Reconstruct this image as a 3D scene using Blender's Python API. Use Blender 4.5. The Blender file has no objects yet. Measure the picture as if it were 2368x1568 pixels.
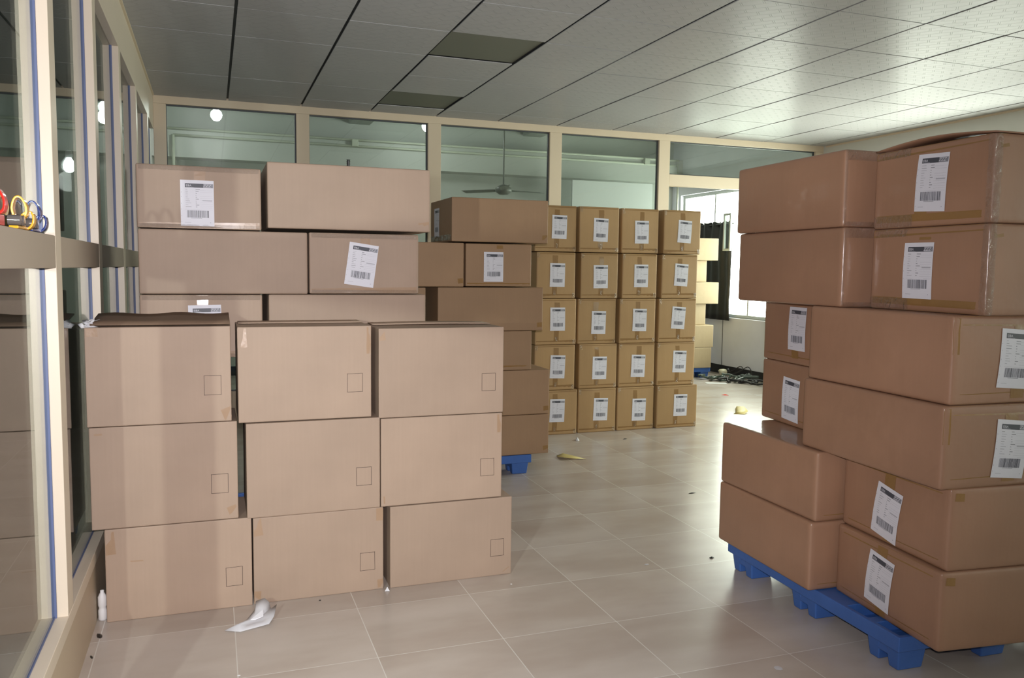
import bpy, bmesh, math, random
from mathutils import Vector, Matrix, noise
R = math.radians
S = bpy.context.scene
COL = S.collection

# ------------------------------------------------------------------ camera
cd = bpy.data.cameras.new('camera'); cam = bpy.data.objects.new('camera', cd); COL.objects.link(cam)
cd.sensor_width = 36.0; cd.lens = 28.8574; cd.clip_start = 0.05; cd.clip_end = 100
CX = Vector((0.93956, -0.34217, 0.01197)); CY = Vector((0.01783, 0.08382, 0.99632)); CZ = CX.cross(CY)
m = Matrix((CX, CY, CZ)).transposed().to_4x4(); m.translation = (0, 0, 1.55)
cam.matrix_world = m
S.camera = cam

# ------------------------------------------------------------------ view, sky
S.view_settings.view_transform = 'Standard'; S.view_settings.look = 'None'
S.view_settings.gamma = 1; S.view_settings.use_curve_mapping = False
S.view_settings.exposure = 0.0
w = bpy.data.worlds.new('sky'); S.world = w; w.use_nodes = True
bg = w.node_tree.nodes['Background']; bg.inputs[0].default_value = (0.93, 1.0, 0.86, 1); bg.inputs[1].default_value = 14.0
S.cycles.use_denoising = True
S.cycles.max_bounces = 8; S.cycles.transparent_max_bounces = 12
S.cycles.caustics_reflective = False; S.cycles.caustics_refractive = False
S.cycles.sample_clamp_indirect = 6

# ------------------------------------------------------------------ lights
def light(name, kind, loc, energy, color=(1, 1, 1), target=None, **kw):
    l = bpy.data.lights.new(name, kind); l.energy = energy; l.color = color
    for k, v in kw.items(): setattr(l, k, v)
    o = bpy.data.objects.new(name, l); COL.objects.link(o); o.location = loc
    if target: o.rotation_euler = (Vector(target) - Vector(loc)).to_track_quat('-Z', 'Y').to_euler()
    return o
FLASH = 520
light('flash_light', 'SPOT', (0.0, -0.02, 1.63), FLASH, (1, .95, .97), (0.5, 4.0, 1.35), spot_size=R(112), spot_blend=1.0, shadow_soft_size=0.02)
light('flash_reflection_light', 'SPOT', (-1.08, -0.02, 1.61), FLASH*0.9, (1, .95, .93), (0.3, 4.0, 1.4), spot_size=R(80), spot_blend=.8, shadow_soft_size=0.02)  # added lamp, stands in for the flash mirrored by the left glass
# daylight openings (portals into the sky)
def portal(loc, sx, sy, target):
    o = light('window_daylight', 'AREA', loc, 1, target=target, shape='RECTANGLE', size=sx, size_y=sy); o.data.cycles.is_portal = True
portal((7.52, 10.57, 1.83), 2.8, 2.0, (0, 10.57, 1.83))
portal((7.52, 6.3, 1.85), 2.7, 1.8, (0, 6.3, 1.85))
portal((7.52, -.65, 1.85), 1.5, 1.8, (0, -.65, 1.85))  # unseen window behind the camera, added for fill daylight

# ------------------------------------------------------------------ materials
def newmat(name):
    mt = bpy.data.materials.new(name); mt.use_nodes = True
    nt = mt.node_tree; b = nt.nodes['Principled BSDF']
    return mt, nt, b
def N(nt, t, **kw):
    n = nt.nodes.new(t)
    for k, v in kw.items(): setattr(n, k, v)
    return n
def simple(name, col, rough=.5, metal=0, coat=0, var=0.0, scale=6, bump=0.0, bscale=60, spec=None, coat_rough=.1):
    mt, nt, b = newmat(name)
    b.inputs['Roughness'].default_value = rough; b.inputs['Metallic'].default_value = metal
    b.inputs['Coat Weight'].default_value = coat; b.inputs['Coat Roughness'].default_value = coat_rough
    if spec is not None: b.inputs['Specular IOR Level'].default_value = spec
    b.inputs['Base Color'].default_value = (*col, 1)
    tc = N(nt, 'ShaderNodeTexCoord')
    if var:
        nz = N(nt, 'ShaderNodeTexNoise'); nz.inputs['Scale'].default_value = scale; nz.inputs['Detail'].default_value = 4
        nt.links.new(tc.outputs['Object'], nz.inputs['Vector'])
        mx = N(nt, 'ShaderNodeMix', data_type='RGBA')
        mx.inputs[6].default_value = (*[c*(1-var) for c in col], 1); mx.inputs[7].default_value = (*[min(1, c*(1+var)) for c in col], 1)
        nt.links.new(nz.outputs['Fac'], mx.inputs[0]); nt.links.new(mx.outputs[2], b.inputs['Base Color'])
    if bump:
        n2 = N(nt, 'ShaderNodeTexNoise'); n2.inputs['Scale'].default_value = bscale; n2.inputs['Detail'].default_value = 3
        nt.links.new(tc.outputs['Object'], n2.inputs['Vector'])
        bp = N(nt, 'ShaderNodeBump'); bp.inputs['Strength'].default_value = bump; bp.inputs['Distance'].default_value = .01
        nt.links.new(n2.outputs['Fac'], bp.inputs['Height']); nt.links.new(bp.outputs[0], b.inputs['Normal'])
    return mt

def cardboard(name, col, rough=.6, coat=0.0, coat_rough=.2, bump=.15):
    mt, nt, b = newmat(name)
    tc = N(nt, 'ShaderNodeTexCoord'); oi = N(nt, 'ShaderNodeObjectInfo')
    nz = N(nt, 'ShaderNodeTexNoise'); nz.inputs['Scale'].default_value = 3.5; nz.inputs['Detail'].default_value = 6
    nt.links.new(tc.outputs['Object'], nz.inputs['Vector'])
    # fine vertical fluting
    mp = N(nt, 'ShaderNodeMapping'); mp.inputs['Scale'].default_value = (90, 90, 3)
    n2 = N(nt, 'ShaderNodeTexNoise'); n2.inputs['Scale'].default_value = 1; n2.inputs['Detail'].default_value = 2
    nt.links.new(tc.outputs['Object'], mp.inputs[0]); nt.links.new(mp.outputs[0], n2.inputs['Vector'])
    ad = N(nt, 'ShaderNodeMath', operation='MULTIPLY_ADD'); ad.inputs[1].default_value = .25
    nt.links.new(n2.outputs['Fac'], ad.inputs[0]); nt.links.new(nz.outputs['Fac'], ad.inputs[2])
    rr = N(nt, 'ShaderNodeMapRange'); rr.inputs[1].default_value = .35; rr.inputs[2].default_value = .95
    rr.inputs[3].default_value = .92; rr.inputs[4].default_value = 1.08
    nt.links.new(ad.outputs[0], rr.inputs[0])
    rv = N(nt, 'ShaderNodeMapRange'); rv.inputs[3].default_value = .94; rv.inputs[4].default_value = 1.06
    nt.links.new(oi.outputs['Random'], rv.inputs[0])
    mu = N(nt, 'ShaderNodeMath', operation='MULTIPLY'); nt.links.new(rr.outputs[0], mu.inputs[0]); nt.links.new(rv.outputs[0], mu.inputs[1])
    vm = N(nt, 'ShaderNodeVectorMath', operation='SCALE'); vm.inputs[0].default_value = col
    nt.links.new(mu.outputs[0], vm.inputs['Scale']); nt.links.new(vm.outputs[0], b.inputs['Base Color'])
    b.inputs['Roughness'].default_value = rough; b.inputs['Coat Weight'].default_value = coat; b.inputs['Coat Roughness'].default_value = coat_rough
    n3 = N(nt, 'ShaderNodeTexNoise'); n3.inputs['Scale'].default_value = 7; n3.inputs['Detail'].default_value = 3
    nt.links.new(tc.outputs['Object'], n3.inputs['Vector'])
    bp = N(nt, 'ShaderNodeBump'); bp.inputs['Strength'].default_value = bump; bp.inputs['Distance'].default_value = .02
    nt.links.new(n3.outputs['Fac'], bp.inputs['Height']); nt.links.new(bp.outputs[0], b.inputs['Normal'])
    if coat: nt.links.new(bp.outputs[0], b.inputs['Coat Normal'])
    return mt

def thin(name, col, amount, rough=.0, ior=1.5, bump=0, bscale=30):
    """clear sheet: transparent with a fresnel reflection"""
    mt = bpy.data.materials.new(name); mt.use_nodes = True; nt = mt.node_tree
    nt.nodes.remove(nt.nodes['Principled BSDF']); out = nt.nodes['Material Output']
    tr = N(nt, 'ShaderNodeBsdfTransparent'); tr.inputs[0].default_value = (*col, 1)
    gl = N(nt, 'ShaderNodeBsdfGlossy'); gl.inputs['Roughness'].default_value = rough
    fr = N(nt, 'ShaderNodeFresnel')
    ge = N(nt, 'ShaderNodeNewGeometry'); io = N(nt, 'ShaderNodeMapRange')      # same reflection from both sides of the sheet
    io.inputs[3].default_value = ior; io.inputs[4].default_value = 1/ior
    nt.links.new(ge.outputs['Backfacing'], io.inputs[0]); nt.links.new(io.outputs[0], fr.inputs[0])
    mm = N(nt, 'ShaderNodeMath', operation='MULTIPLY', use_clamp=True); mm.inputs[1].default_value = amount
    nt.links.new(fr.outputs[0], mm.inputs[0])
    mx = N(nt, 'ShaderNodeMixShader'); nt.links.new(mm.outputs[0], mx.inputs[0])
    nt.links.new(tr.outputs[0], mx.inputs[1]); nt.links.new(gl.outputs[0], mx.inputs[2]); nt.links.new(mx.outputs[0], out.inputs[0])
    if bump:
        tc = N(nt, 'ShaderNodeTexCoord'); n2 = N(nt, 'ShaderNodeTexNoise'); n2.inputs['Scale'].default_value = bscale; n2.inputs['Detail'].default_value = 3
        nt.links.new(tc.outputs['Object'], n2.inputs['Vector'])
        bp = N(nt, 'ShaderNodeBump'); bp.inputs['Strength'].default_value = bump; bp.inputs['Distance'].default_value = .02
        nt.links.new(n2.outputs['Fac'], bp.inputs['Height']); nt.links.new(bp.outputs[0], gl.inputs['Normal'])
    return mt

M = {}
M['card_flashlit'] = cardboard('cardboard_flashlit', (.375, .276, .207), .62)  # flash sheen put into a paler base colour
M['card'] = cardboard('cardboard_brown', (.40, .255, .115), .58)
M['card_mid'] = cardboard('cardboard_dull_brown', (.315, .198, .113), .6)
M['card_film'] = cardboard('cardboard_under_film', (.315, .175, .108), .55, coat=.55, coat_rough=.16, bump=.22)
M['card_sun'] = cardboard('cardboard_sunlit_yellow', (.44, .345, .21), .6)  # window brightness on the far stack put into the base colour
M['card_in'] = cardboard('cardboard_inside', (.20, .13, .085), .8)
M['tape'] = simple('brown_packing_tape', (.26, .145, .05), .35, coat=.2, var=.1, bump=.2, bscale=25)
M['tape_light'] = simple('pale_packing_tape', (.36, .24, .155), .35, coat=.2, var=.08, bump=.2, bscale=25)
M['ink'] = simple('dark_printing_ink', (.045, .022, .018), .6)
M['paper'] = simple('white_label_paper', (.68, .69, .76), .5, var=.02, bump=.05, bscale=8)
M['print'] = simple('dark_grey_print', (.06, .065, .085), .5)
M['print_mid'] = simple('mid_grey_print', (.24, .25, .29), .5)
M['print_pale'] = simple('pale_grey_print', (.42, .43, .49), .5)
M['film'] = thin('clear_stretch_film', (.97, .97, .97), 3.0, .10, 1.5, 1.0, 90)
M['frame'] = simple('cream_aluminium_frame', (.68, .575, .43), .38, var=.03, scale=3)
M['frame_left'] = simple('cream_aluminium_frame_left', (.66, .57, .46), .4, var=.03, scale=3)
M['transom'] = simple('brown_beige_transom', (.40, .33, .265), .5, var=.06, scale=5)
M['panel'] = simple('beige_panel', (.50, .40, .29), .5, var=.05, scale=4)
M['gasket'] = simple('blue_protective_strip', (.10, .13, .26), .5)
M['gasket_dark'] = simple('dark_gasket', (.06, .07, .08), .5)
M['glass'] = thin('clear_glass_green_tint', (.84, .88, .86), 1.0, 0.0, 1.65)
M['glass_left'] = thin('reflective_glass', (.80, .85, .83), 1.05, 0.0, 1.6)
M['wall'] = simple('pale_green_white_paint', (.50, .52, .485), .75, var=.06, scale=1.3)
M['wall_in'] = simple('off_white_paint', (.62, .62, .58), .75, var=.05, scale=1.3)
M['wall_low'] = simple('grey_white_scuffed_paint', (.72, .74, .80), .75, var=.10, scale=2.2)
M['wall_dark'] = simple('unlit_room_dark', (.05, .058, .055), .9)  # unlit look of the next room put into a near-black colour
M['concrete'] = simple('grey_green_concrete_ceiling', (.42, .45, .41), .85, var=.08, scale=1)
M['black'] = simple('black_skirting', (.012, .012, .013), .45)
M['blue'] = simple('blue_pallet_plastic', (.045, .125, .39), .42, var=.12, scale=9, bump=.12, bscale=30)
M['white'] = simple('white_plastic', (.75, .75, .76), .45)
M['board'] = simple('white_board', (.72, .75, .75), .45)
M['pipe'] = simple('painted_conduit', (.50, .53, .44), .5)
M['fan'] = simple('dark_fan_metal', (.16, .17, .15), .4)
M['cloth'] = simple('black_tarpaulin', (.018, .018, .016), .45, bump=.6, bscale=6)
M['wframe'] = simple('grey_window_frame', (.42, .45, .42), .5)
M['bars'] = simple('window_grille', (.62, .64, .55), .5)
M['dark'] = simple('black_rubber', (.02, .02, .02), .35)
M['green_cable'] = simple('dark_green_cable', (.05, .075, .06), .3, coat=.3)
M['bulb_glass'] = simple('beige_ceramic', (.45, .42, .30), .4)
M['red'] = simple('red_plastic', (.75, .02, .012), .2, coat=.6)
M['yellow'] = simple('yellow_plastic', (.80, .40, .02), .22, coat=.6)
M['navy'] = simple('navy_blue_plastic', (.01, .03, .17), .18, coat=.6)
M['smoke'] = simple('smoky_grey_plastic', (.10, .09, .085), .12, coat=.7)
M['leaf'] = simple('yellow_leaf', (.62, .52, .20), .5, var=.2, scale=20)
M['foam'] = simple('thin_foam_sheet', (.60, .60, .63), .5, var=.05, scale=25)
M['foam2'] = simple('white_foam_underside', (.80, .81, .86), .5)
mt, nt, b = newmat('glowing_bulb'); b.inputs['Emission Color'].default_value = (.92, 1, .97, 1); b.inputs['Emission Strength'].default_value = 22; M['bulb'] = mt

def floor_mat():
    mt, nt, b = newmat('polished_beige_tiles'); L = nt.links.new
    tc = N(nt, 'ShaderNodeTexCoord'); sp = N(nt, 'ShaderNodeSeparateXYZ'); L(tc.outputs['Object'], sp.inputs[0])
    def line(axis, off, size, wd):
        a = N(nt, 'ShaderNodeMath', operation='SUBTRACT'); L(sp.outputs[axis], a.inputs[0]); a.inputs[1].default_value = off
        d = N(nt, 'ShaderNodeMath', operation='DIVIDE'); L(a.outputs[0], d.inputs[0]); d.inputs[1].default_value = size
        fl = N(nt, 'ShaderNodeMath', operation='FLOOR'); L(d.outputs[0], fl.inputs[0])
        r = N(nt, 'ShaderNodeMath', operation='ROUND'); L(d.outputs[0], r.inputs[0])
        s = N(nt, 'ShaderNodeMath', operation='SUBTRACT'); L(d.outputs[0], s.inputs[0]); L(r.outputs[0], s.inputs[1])
        ab = N(nt, 'ShaderNodeMath', operation='ABSOLUTE'); L(s.outputs[0], ab.inputs[0])
        lt = N(nt, 'ShaderNodeMath', operation='LESS_THAN'); L(ab.outputs[0], lt.inputs[0]); lt.inputs[1].default_value = wd/size/2
        return lt, fl
    lx, fx = line('X', 1.125, .53, .0042); ly, fy = line('Y', 3.14, .5, .0042)
    g = N(nt, 'ShaderNodeMath', operation='MAXIMUM'); L(lx.outputs[0], g.inputs[0]); L(ly.outputs[0], g.inputs[1])
    cb = N(nt, 'ShaderNodeCombineXYZ'); L(fx.outputs[0], cb.inputs[0]); L(fy.outputs[0], cb.inputs[1])
    wn = N(nt, 'ShaderNodeTexWhiteNoise', noise_dimensions='2D'); L(cb.outputs[0], wn.inputs['Vector'])
    nz = N(nt, 'ShaderNodeTexNoise'); nz.inputs['Scale'].default_value = 2.2; nz.inputs['Detail'].default_value = 4; nz.inputs['Distortion'].default_value = 0
    mp = N(nt, 'ShaderNodeMapping'); mp.inputs['Scale'].default_value = (.6, 1.4, 1); L(tc.outputs['Object'], mp.inputs[0])
    ofs = N(nt, 'ShaderNodeVectorMath', operation='ADD'); L(mp.outputs[0], ofs.inputs[0])
    sc = N(nt, 'ShaderNodeVectorMath', operation='SCALE'); sc.inputs['Scale'].default_value = 9; L(wn.outputs['Color'], sc.inputs[0]); L(sc.outputs[0], ofs.inputs[1]); L(ofs.outputs[0], nz.inputs['Vector'])
    cr = N(nt, 'ShaderNodeValToRGB'); L(nz.outputs['Fac'], cr.inputs[0])
    cr.color_ramp.interpolation = 'EASE'; cr.color_ramp.elements[0].position = .30; cr.color_ramp.elements[0].color = (.44, .375, .325, 1)
    cr.color_ramp.elements[1].position = .74; cr.color_ramp.elements[1].color = (.56, .505, .46, 1)
    # footprints and dust
    n2 = N(nt, 'ShaderNodeTexNoise'); n2.inputs['Scale'].default_value = 3.0; n2.inputs['Detail'].default_value = 2.5; L(tc.outputs['Object'], n2.inputs['Vector'])
    r2 = N(nt, 'ShaderNodeMapRange'); r2.interpolation_type = 'SMOOTHSTEP'; r2.inputs[1].default_value = .35; r2.inputs[2].default_value = .85; L(n2.outputs['Fac'], r2.inputs[0]); r2.inputs[4].default_value = .3
    m1 = N(nt, 'ShaderNodeMix', data_type='RGBA'); L(r2.outputs[0], m1.inputs[0]); L(cr.outputs[0], m1.inputs[6]); m1.inputs[7].default_value = (.51, .47, .43, 1)
    m2 = N(nt, 'ShaderNodeMix', data_type='RGBA'); L(g.outputs[0], m2.inputs[0]); L(m1.outputs[2], m2.inputs[6]); m2.inputs[7].default_value = (.66, .64, .60, 1)
    L(m2.outputs[2], b.inputs['Base Color'])
    b.inputs['Roughness'].default_value = .27
    bp = N(nt, 'ShaderNodeBump'); bp.inputs['Strength'].default_value = .3; bp.inputs['Distance'].default_value = .002; bp.invert = True
    L(g.outputs[0], bp.inputs['Height']); L(bp.outputs[0], b.inputs['Normal'])
    return mt
M['floor'] = floor_mat()

def ceil_mat():
    mt, nt, b = newmat('embossed_satin_ceiling_panel'); L = nt.links.new
    tc = N(nt, 'ShaderNodeTexCoord')
    mp = N(nt, 'ShaderNodeMapping'); mp.inputs['Rotation'].default_value = (0, 0, R(45)); L(tc.outputs['Object'], mp.inputs[0])
    br = N(nt, 'ShaderNodeTexBrick'); br.inputs['Scale'].default_value = 1; br.inputs['Brick Width'].default_value = .13; br.inputs['Row Height'].default_value = .072
    br.inputs['Mortar Size'].default_value = .006; br.inputs['Mortar Smooth'].default_value = .2; br.inputs['Bias'].default_value = 0
    br.inputs['Color1'].default_value = (1, 1, 1, 1); br.inputs['Color2'].default_value = (1, 1, 1, 1); br.inputs['Mortar'].default_value = (0, 0, 0, 1)
    L(mp.outputs[0], br.inputs['Vector'])
    bp = N(nt, 'ShaderNodeBump'); bp.inputs['Strength'].default_value = 1.0; bp.inputs['Distance'].default_value = .009
    L(br.outputs['Color'], bp.inputs['Height']); L(bp.outputs[0], b.inputs['Normal'])
    nz = N(nt, 'ShaderNodeTexNoise'); nz.inputs['Scale'].default_value = 1.2; L(tc.outputs['Object'], nz.inputs['Vector'])
    cr = N(nt, 'ShaderNodeValToRGB'); L(nz.outputs['Fac'], cr.inputs[0])
    cr.color_ramp.elements[0].color = (.42, .42, .43, 1); cr.color_ramp.elements[1].color = (.48, .48, .48, 1); L(cr.outputs[0], b.inputs['Base Color'])
    b.inputs['Roughness'].default_value = .30; b.inputs['Specular IOR Level'].default_value = .012; b.inputs['Metallic'].default_value = .0
    return mt
M['ceil'] = ceil_mat()
M['ceil_dull'] = simple('plain_grey_green_panel', (.16, .165, .13), .7)
M['grid'] = simple('dark_ceiling_gap', (.06, .065, .065), .6)

# ------------------------------------------------------------------ mesh helpers
class MB:
    def __init__(s): s.v = []; s.f = []; s.m = []; s.cur = 0
    def add(s, vs, fs, mi=None):
        o = len(s.v); s.v += [tuple(v) for v in vs]
        for f in fs: s.f.append(tuple(i+o for i in f)); s.m.append(s.cur if mi is None else mi)
        return s
    def box(s, x0, y0, z0, x1, y1, z1, mi=None):
        x0, x1 = sorted((x0, x1)); y0, y1 = sorted((y0, y1)); z0, z1 = sorted((z0, z1))
        v = [(x, y, z) for z in (z0, z1) for y in (y0, y1) for x in (x0, x1)]
        return s.add(v, [(0, 2, 3, 1), (4, 5, 7, 6), (0, 1, 5, 4), (2, 6, 7, 3), (0, 4, 6, 2), (1, 3, 7, 5)], mi)
    def taper(s, x0, y0, x1, y1, z0, z1, inset, mi=None):
        """box whose bottom (z0) is inset"""
        i = inset
        v = [(x0+i, y0+i, z0), (x1-i, y0+i, z0), (x1-i, y1-i, z0), (x0+i, y1-i, z0), (x0, y0, z1), (x1, y0, z1), (x1, y1, z1), (x0, y1, z1)]
        return s.add(v, [(3, 2, 1, 0), (4, 5, 6, 7), (0, 1, 5, 4), (1, 2, 6, 5), (2, 3, 7, 6), (3, 0, 4, 7)], mi)
    def tube(s, pts, r, n=8, closed=False, mi=None, caps=True):
        pts = [Vector(p) for p in pts]; k = len(pts); rings = []
        up = Vector((0, 0, 1))
        for i, p in enumerate(pts):
            a = pts[(i-1) % k] if (closed or i > 0) else p; c = pts[(i+1) % k] if (closed or i < k-1) else p
            t = (c-a).normalized() if (c-a).length > 1e-9 else Vector((0, 0, 1))
            side = t.cross(up)
            if side.length < .05: side = t.cross(Vector((1, 0, 0)))
            side.normalize(); u2 = side.cross(t)
            rr = r[i] if isinstance(r, (list, tuple)) else r
            rings.append([p + side*(math.cos(2*math.pi*j/n)*rr) + u2*(math.sin(2*math.pi*j/n)*rr) for j in range(n)])
        vs = [q for ring in rings for q in ring]; fs = []
        for i in range(k if closed else k-1):
            for j in range(n):
                a, b_ = i*n+j, i*n+(j+1) % n; c, d = ((i+1) % k)*n+(j+1) % n, ((i+1) % k)*n+j
                fs.append((a, b_, c, d))
        if not closed and caps: fs += [tuple(range(n))[::-1], tuple((k-1)*n+j for j in range(n))]
        return s.add(vs, fs, mi)
    def lathe(s, prof, c=(0, 0, 0), n=20, mi=None):
        vs = []; fs = []
        for r, z in prof:
            for j in range(n): a = 2*math.pi*j/n; vs.append((c[0]+r*math.cos(a), c[1]+r*math.sin(a), c[2]+z))
        for i in range(len(prof)-1):
            for j in range(n): fs.append((i*n+j, i*n+(j+1) % n, (i+1)*n+(j+1) % n, (i+1)*n+j))
        return s.add(vs, fs, mi)
    def build(s, name, mats, parent=None, smooth=False, bevel=0, seg=2, solid=0, wn=False):
        me = bpy.data.meshes.new(name); me.from_pydata(s.v, [], s.f)
        if not isinstance(mats, (list, tuple)): mats = [mats]
        for k in mats: me.materials.append(M[k])
        for p, mi in zip(me.polygons, s.m): p.material_index = mi; p.use_smooth = smooth
        me.update()
        bm = bmesh.new(); bm.from_mesh(me); bmesh.ops.recalc_face_normals(bm, faces=bm.faces) if not solid else None
        bm.to_mesh(me); bm.free()
        o = bpy.data.objects.new(name, me); COL.objects.link(o)
        if parent: o.parent = parent
        if solid:
            md = o.modifiers.new('thickness', 'SOLIDIFY'); md.thickness = solid; md.offset = 0
        if bevel:
            md = o.modifiers.new('bevel', 'BEVEL'); md.width = bevel; md.segments = seg; md.limit_method = 'ANGLE'; md.angle_limit = R(40)
            for p in me.polygons: p.use_smooth = True
            w_ = o.modifiers.new('normals', 'WEIGHTED_NORMAL'); w_.keep_sharp = False
        return o
def tag(o, label, cat, group=None, kind=None):
    o['label'] = label; o['category'] = cat
    if group: o['group'] = group
    if kind: o['kind'] = kind
    return o
def empty(name, loc=(0, 0, 0), rz=0):
    o = bpy.data.objects.new(name, None); COL.objects.link(o); o.location = loc; o.rotation_euler = (0, 0, rz); o.empty_display_size = .05
    return o
def struct(mb, name, mats, **kw):
    o = mb.build(name, mats, **kw); o['kind'] = 'structure'; return o

# ------------------------------------------------------------------ room dimensions
XL, XR, YB, YF, ZC = -.495, 7.3, -2.6, 8.57, 3.14      # left wall face, right wall face, wall behind, far partition, ceiling
YW, ZW = 12.2, 3.95                                     # far wall and ceiling of the room beyond
XN = -4.6                                               # outer wall of the room to the left

struct(MB().box(XN, YB, -.08, XR+.3, YW, 0), 'floor', 'floor')

# ceiling: panels with real gaps below a dark backing
sx, sy, ox, oy = .69, .667, .168, 4.835
xe = [XL]+[ox+sx*k for k in range(-1, 12) if XL+.03 < ox+sx*k < XR-.03]+[XR]
ye = [YB]+[oy+sy*k for k in range(-12, 8) if YB+.03 < oy+sy*k < YF-.03]+[YF]
c = MB()
for i in range(len(xe)-1):
    for j in range(len(ye)-1):
        gx, gy = .010, .0045
        dull = abs(xe[i]-(ox+2*sx)) < .01 and (abs(ye[j]-(oy+sy)) < .01 or abs(ye[j]-(oy+4*sy)) < .01)
        zz = ZC + (.012 if dull else random.Random(i*31+j).uniform(0, .0025))
        c.box(xe[i]+gx, ye[j]+gy, zz, xe[i+1]-gx, ye[j+1]-gy, zz+.006, 1 if dull else 0)
struct(c, 'ceiling', ['ceil', 'ceil_dull'])
struct(MB().box(XL-.1, YB, ZC+.022, XR, YF+.05, ZC+.05), 'ceiling_backing', 'grid')
t = MB()
t.box(XR-.02, YB, ZC-.018, XR, YF-.06, ZC); t.box(XL, YB, ZC-.012, XL+.015, YF-.06, ZC)
struct(t, 'trim_1', 'frame')

# ---- right wall with two window openings and an unseen one added for fill daylight
def wall_x(x0, x1, y0, y1, z0, z1, holes, mb, mi=0):
    ys = sorted({y0, y1, *[h[0] for h in holes], *[h[1] for h in holes]})
    for a, b_ in zip(ys, ys[1:]):
        hs = [h for h in holes if h[0] <= a and h[1] >= b_]
        if hs:
            h = hs[0]; mb.box(x0, a, z0, x1, b_, h[2], mi); mb.box(x0, a, h[3], x1, b_, z1, mi)
        else: mb.box(x0, a, z0, x1, b_, z1, mi)
WA = (9.20, 11.93, .86, 2.79); WB = (5.0, 7.6, .95, 2.7); W_ADDED = (-1.3, .0, .95, 2.7)
wr = MB(); wall_x(XR, XR+.2, YB, YF, 0, ZW, [WB, W_ADDED], wr); struct(wr, 'wall_right', 'wall_in')
wr = MB(); wall_x(XR, XR+.2, YF, YW+.2, 0, ZW, [WA], wr); struct(wr, 'wall_right_beyond', 'wall_low')
struct(MB().box(XL-.4, YW, 0, XR, YW+.2, ZW), 'wall_far', 'wall')
struct(MB().box(XL-.6, YF-.1, ZW, XR+.2, YW+.2, ZW+.1), 'ceiling_beyond', 'concrete')
struct(MB().box(XL-.42, YF, 0, XL-.22, YW, ZW), 'wall_left_beyond', 'wall')
struct(MB().box(XL-.22, YF+.02, ZC+.05, XR, YF+.1, ZW), 'wall_over_partition', 'wall')
struct(MB().box(XN, YB-.2, 0, XR+.2, YB, ZW), 'wall_back', 'wall_in')
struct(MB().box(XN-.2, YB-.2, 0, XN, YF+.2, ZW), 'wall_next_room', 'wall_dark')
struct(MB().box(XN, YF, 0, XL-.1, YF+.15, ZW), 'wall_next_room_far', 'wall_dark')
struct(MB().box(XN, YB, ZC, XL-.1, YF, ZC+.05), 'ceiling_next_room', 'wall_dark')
struct(MB().box(XR-.014, YF+.06, 0, XR, YW, .13).box(XL-.22, YW-.014, 0, XR-.014, YW, .13), 'baseboard_beyond', 'black')
struct(MB().box(XR-.012, YB, 0, XR, YF-.06, .1), 'baseboard_right', 'black')
# panel seam on low wall, wall soffit, ceiling beams beyond
struct(MB().box(XL-.22, YW-.3, 2.98, XR, YW, 3.36), 'trim_2', 'wall')
for x in (1.9, 4.6):
    struct(MB().box(x, YF+.1, 3.62, x+.3, YW, ZW), 'trim_3', 'concrete')
struct(MB().box(XR-.003, 10.62, .13, XR, 10.632, .84), 'trim_4', 'gasket_dark')
# windows in the right wall
def grille_window(n, hole, x):
    y0, y1, z0, z1 = hole; f = MB(); d = .05
    f.box(x, y0, z0, x+.06, y1, z0+d); f.box(x, y0, z1-d, x+.06, y1, z1); f.box(x, y0, z0+d, x+.06, y0+d, z1-d); f.box(x, y1-d, z0+d, x+.06, y1, z1-d)
    k = max(2, round((y1-y0)/.9))
    for i in range(1, k):
        yy = y0+(y1-y0)*i/k; f.box(x, yy-.014, z0+d, x+.04, yy+.014, z1-d)
    o = struct(f, 'window_%d' % n, 'wframe')
    g = MB()
    kk = round((y1-y0)/.17)
    for i in range(1, kk): yy = y0+(y1-y0)*i/kk; g.tube([(x+.12, yy, z0), (x+.12, yy, z1)], .003, 5)
    for i in range(1, 6): zz = z0+(z1-z0)*i/6; g.tube([(x+.12, y0, zz), (x+.12, y1, zz)], .003, 5)
    g.build('grille', 'bars', o)
    MB().box(x-.03, y0-.03, z0-.03, x+.19, y1+.03, z0).build('sill', 'wall_in', o)
    return o
grille_window(1, WA, XR+.06); grille_window(2, WB, XR+.06); grille_window(3, W_ADDED, XR+.06)  # the third window is added out of view to lift the ambient daylight

# ---- far partition: mullions, beams and panes
MX = [(-.495, -.384), (.814, .942), (2.163, 2.304), (3.552, 3.697), (4.936, 5.08), (7.18, 7.3)]
PB = YF+.08
for i, (a, b_) in enumerate(MX):
    struct(MB().box(a, YF, 0, b_, PB, 3.07), 'trim_%d' % (10+i), 'frame', bevel=.003)
struct(MB().box(XL, YF, 3.07, XR, PB, ZC+.03), 'trim_16', 'frame', bevel=.003)
struct(MB().box(5.08, YF, 2.55, 7.18, PB, 2.685), 'trim_17', 'frame', bevel=.003)
struct(MB().box(XL, YF+.005, 0, 4.936, PB-.005, .3), 'wall_far_partition_base', 'panel')
for i in range(4):
    a, b_ = MX[i][1], MX[i+1][0]
    struct(MB().box(a, YF+.004, 1.53, b_, PB-.004, 1.645), 'trim_%d' % (18+i), 'frame')
def pane_y(n, a, b_, z0, z1, y):
    o = struct(MB().box(a, y-.003, z0, b_, y+.003, z1), 'window_%d' % n, 'glass')
    g = MB(); s = .012
    g.box(a, y-.012, z1-s, b_, y+.012, z1); g.box(a, y-.012, z0, b_, y+.012, z0+s)
    g.box(b_-s, y-.012, z0+s, b_, y+.012, z1-s); g.box(a, y-.012, z0+s, a+s*.5, y+.012, z1-s)
    g.build('gasket', 'gasket_dark', o)
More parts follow.
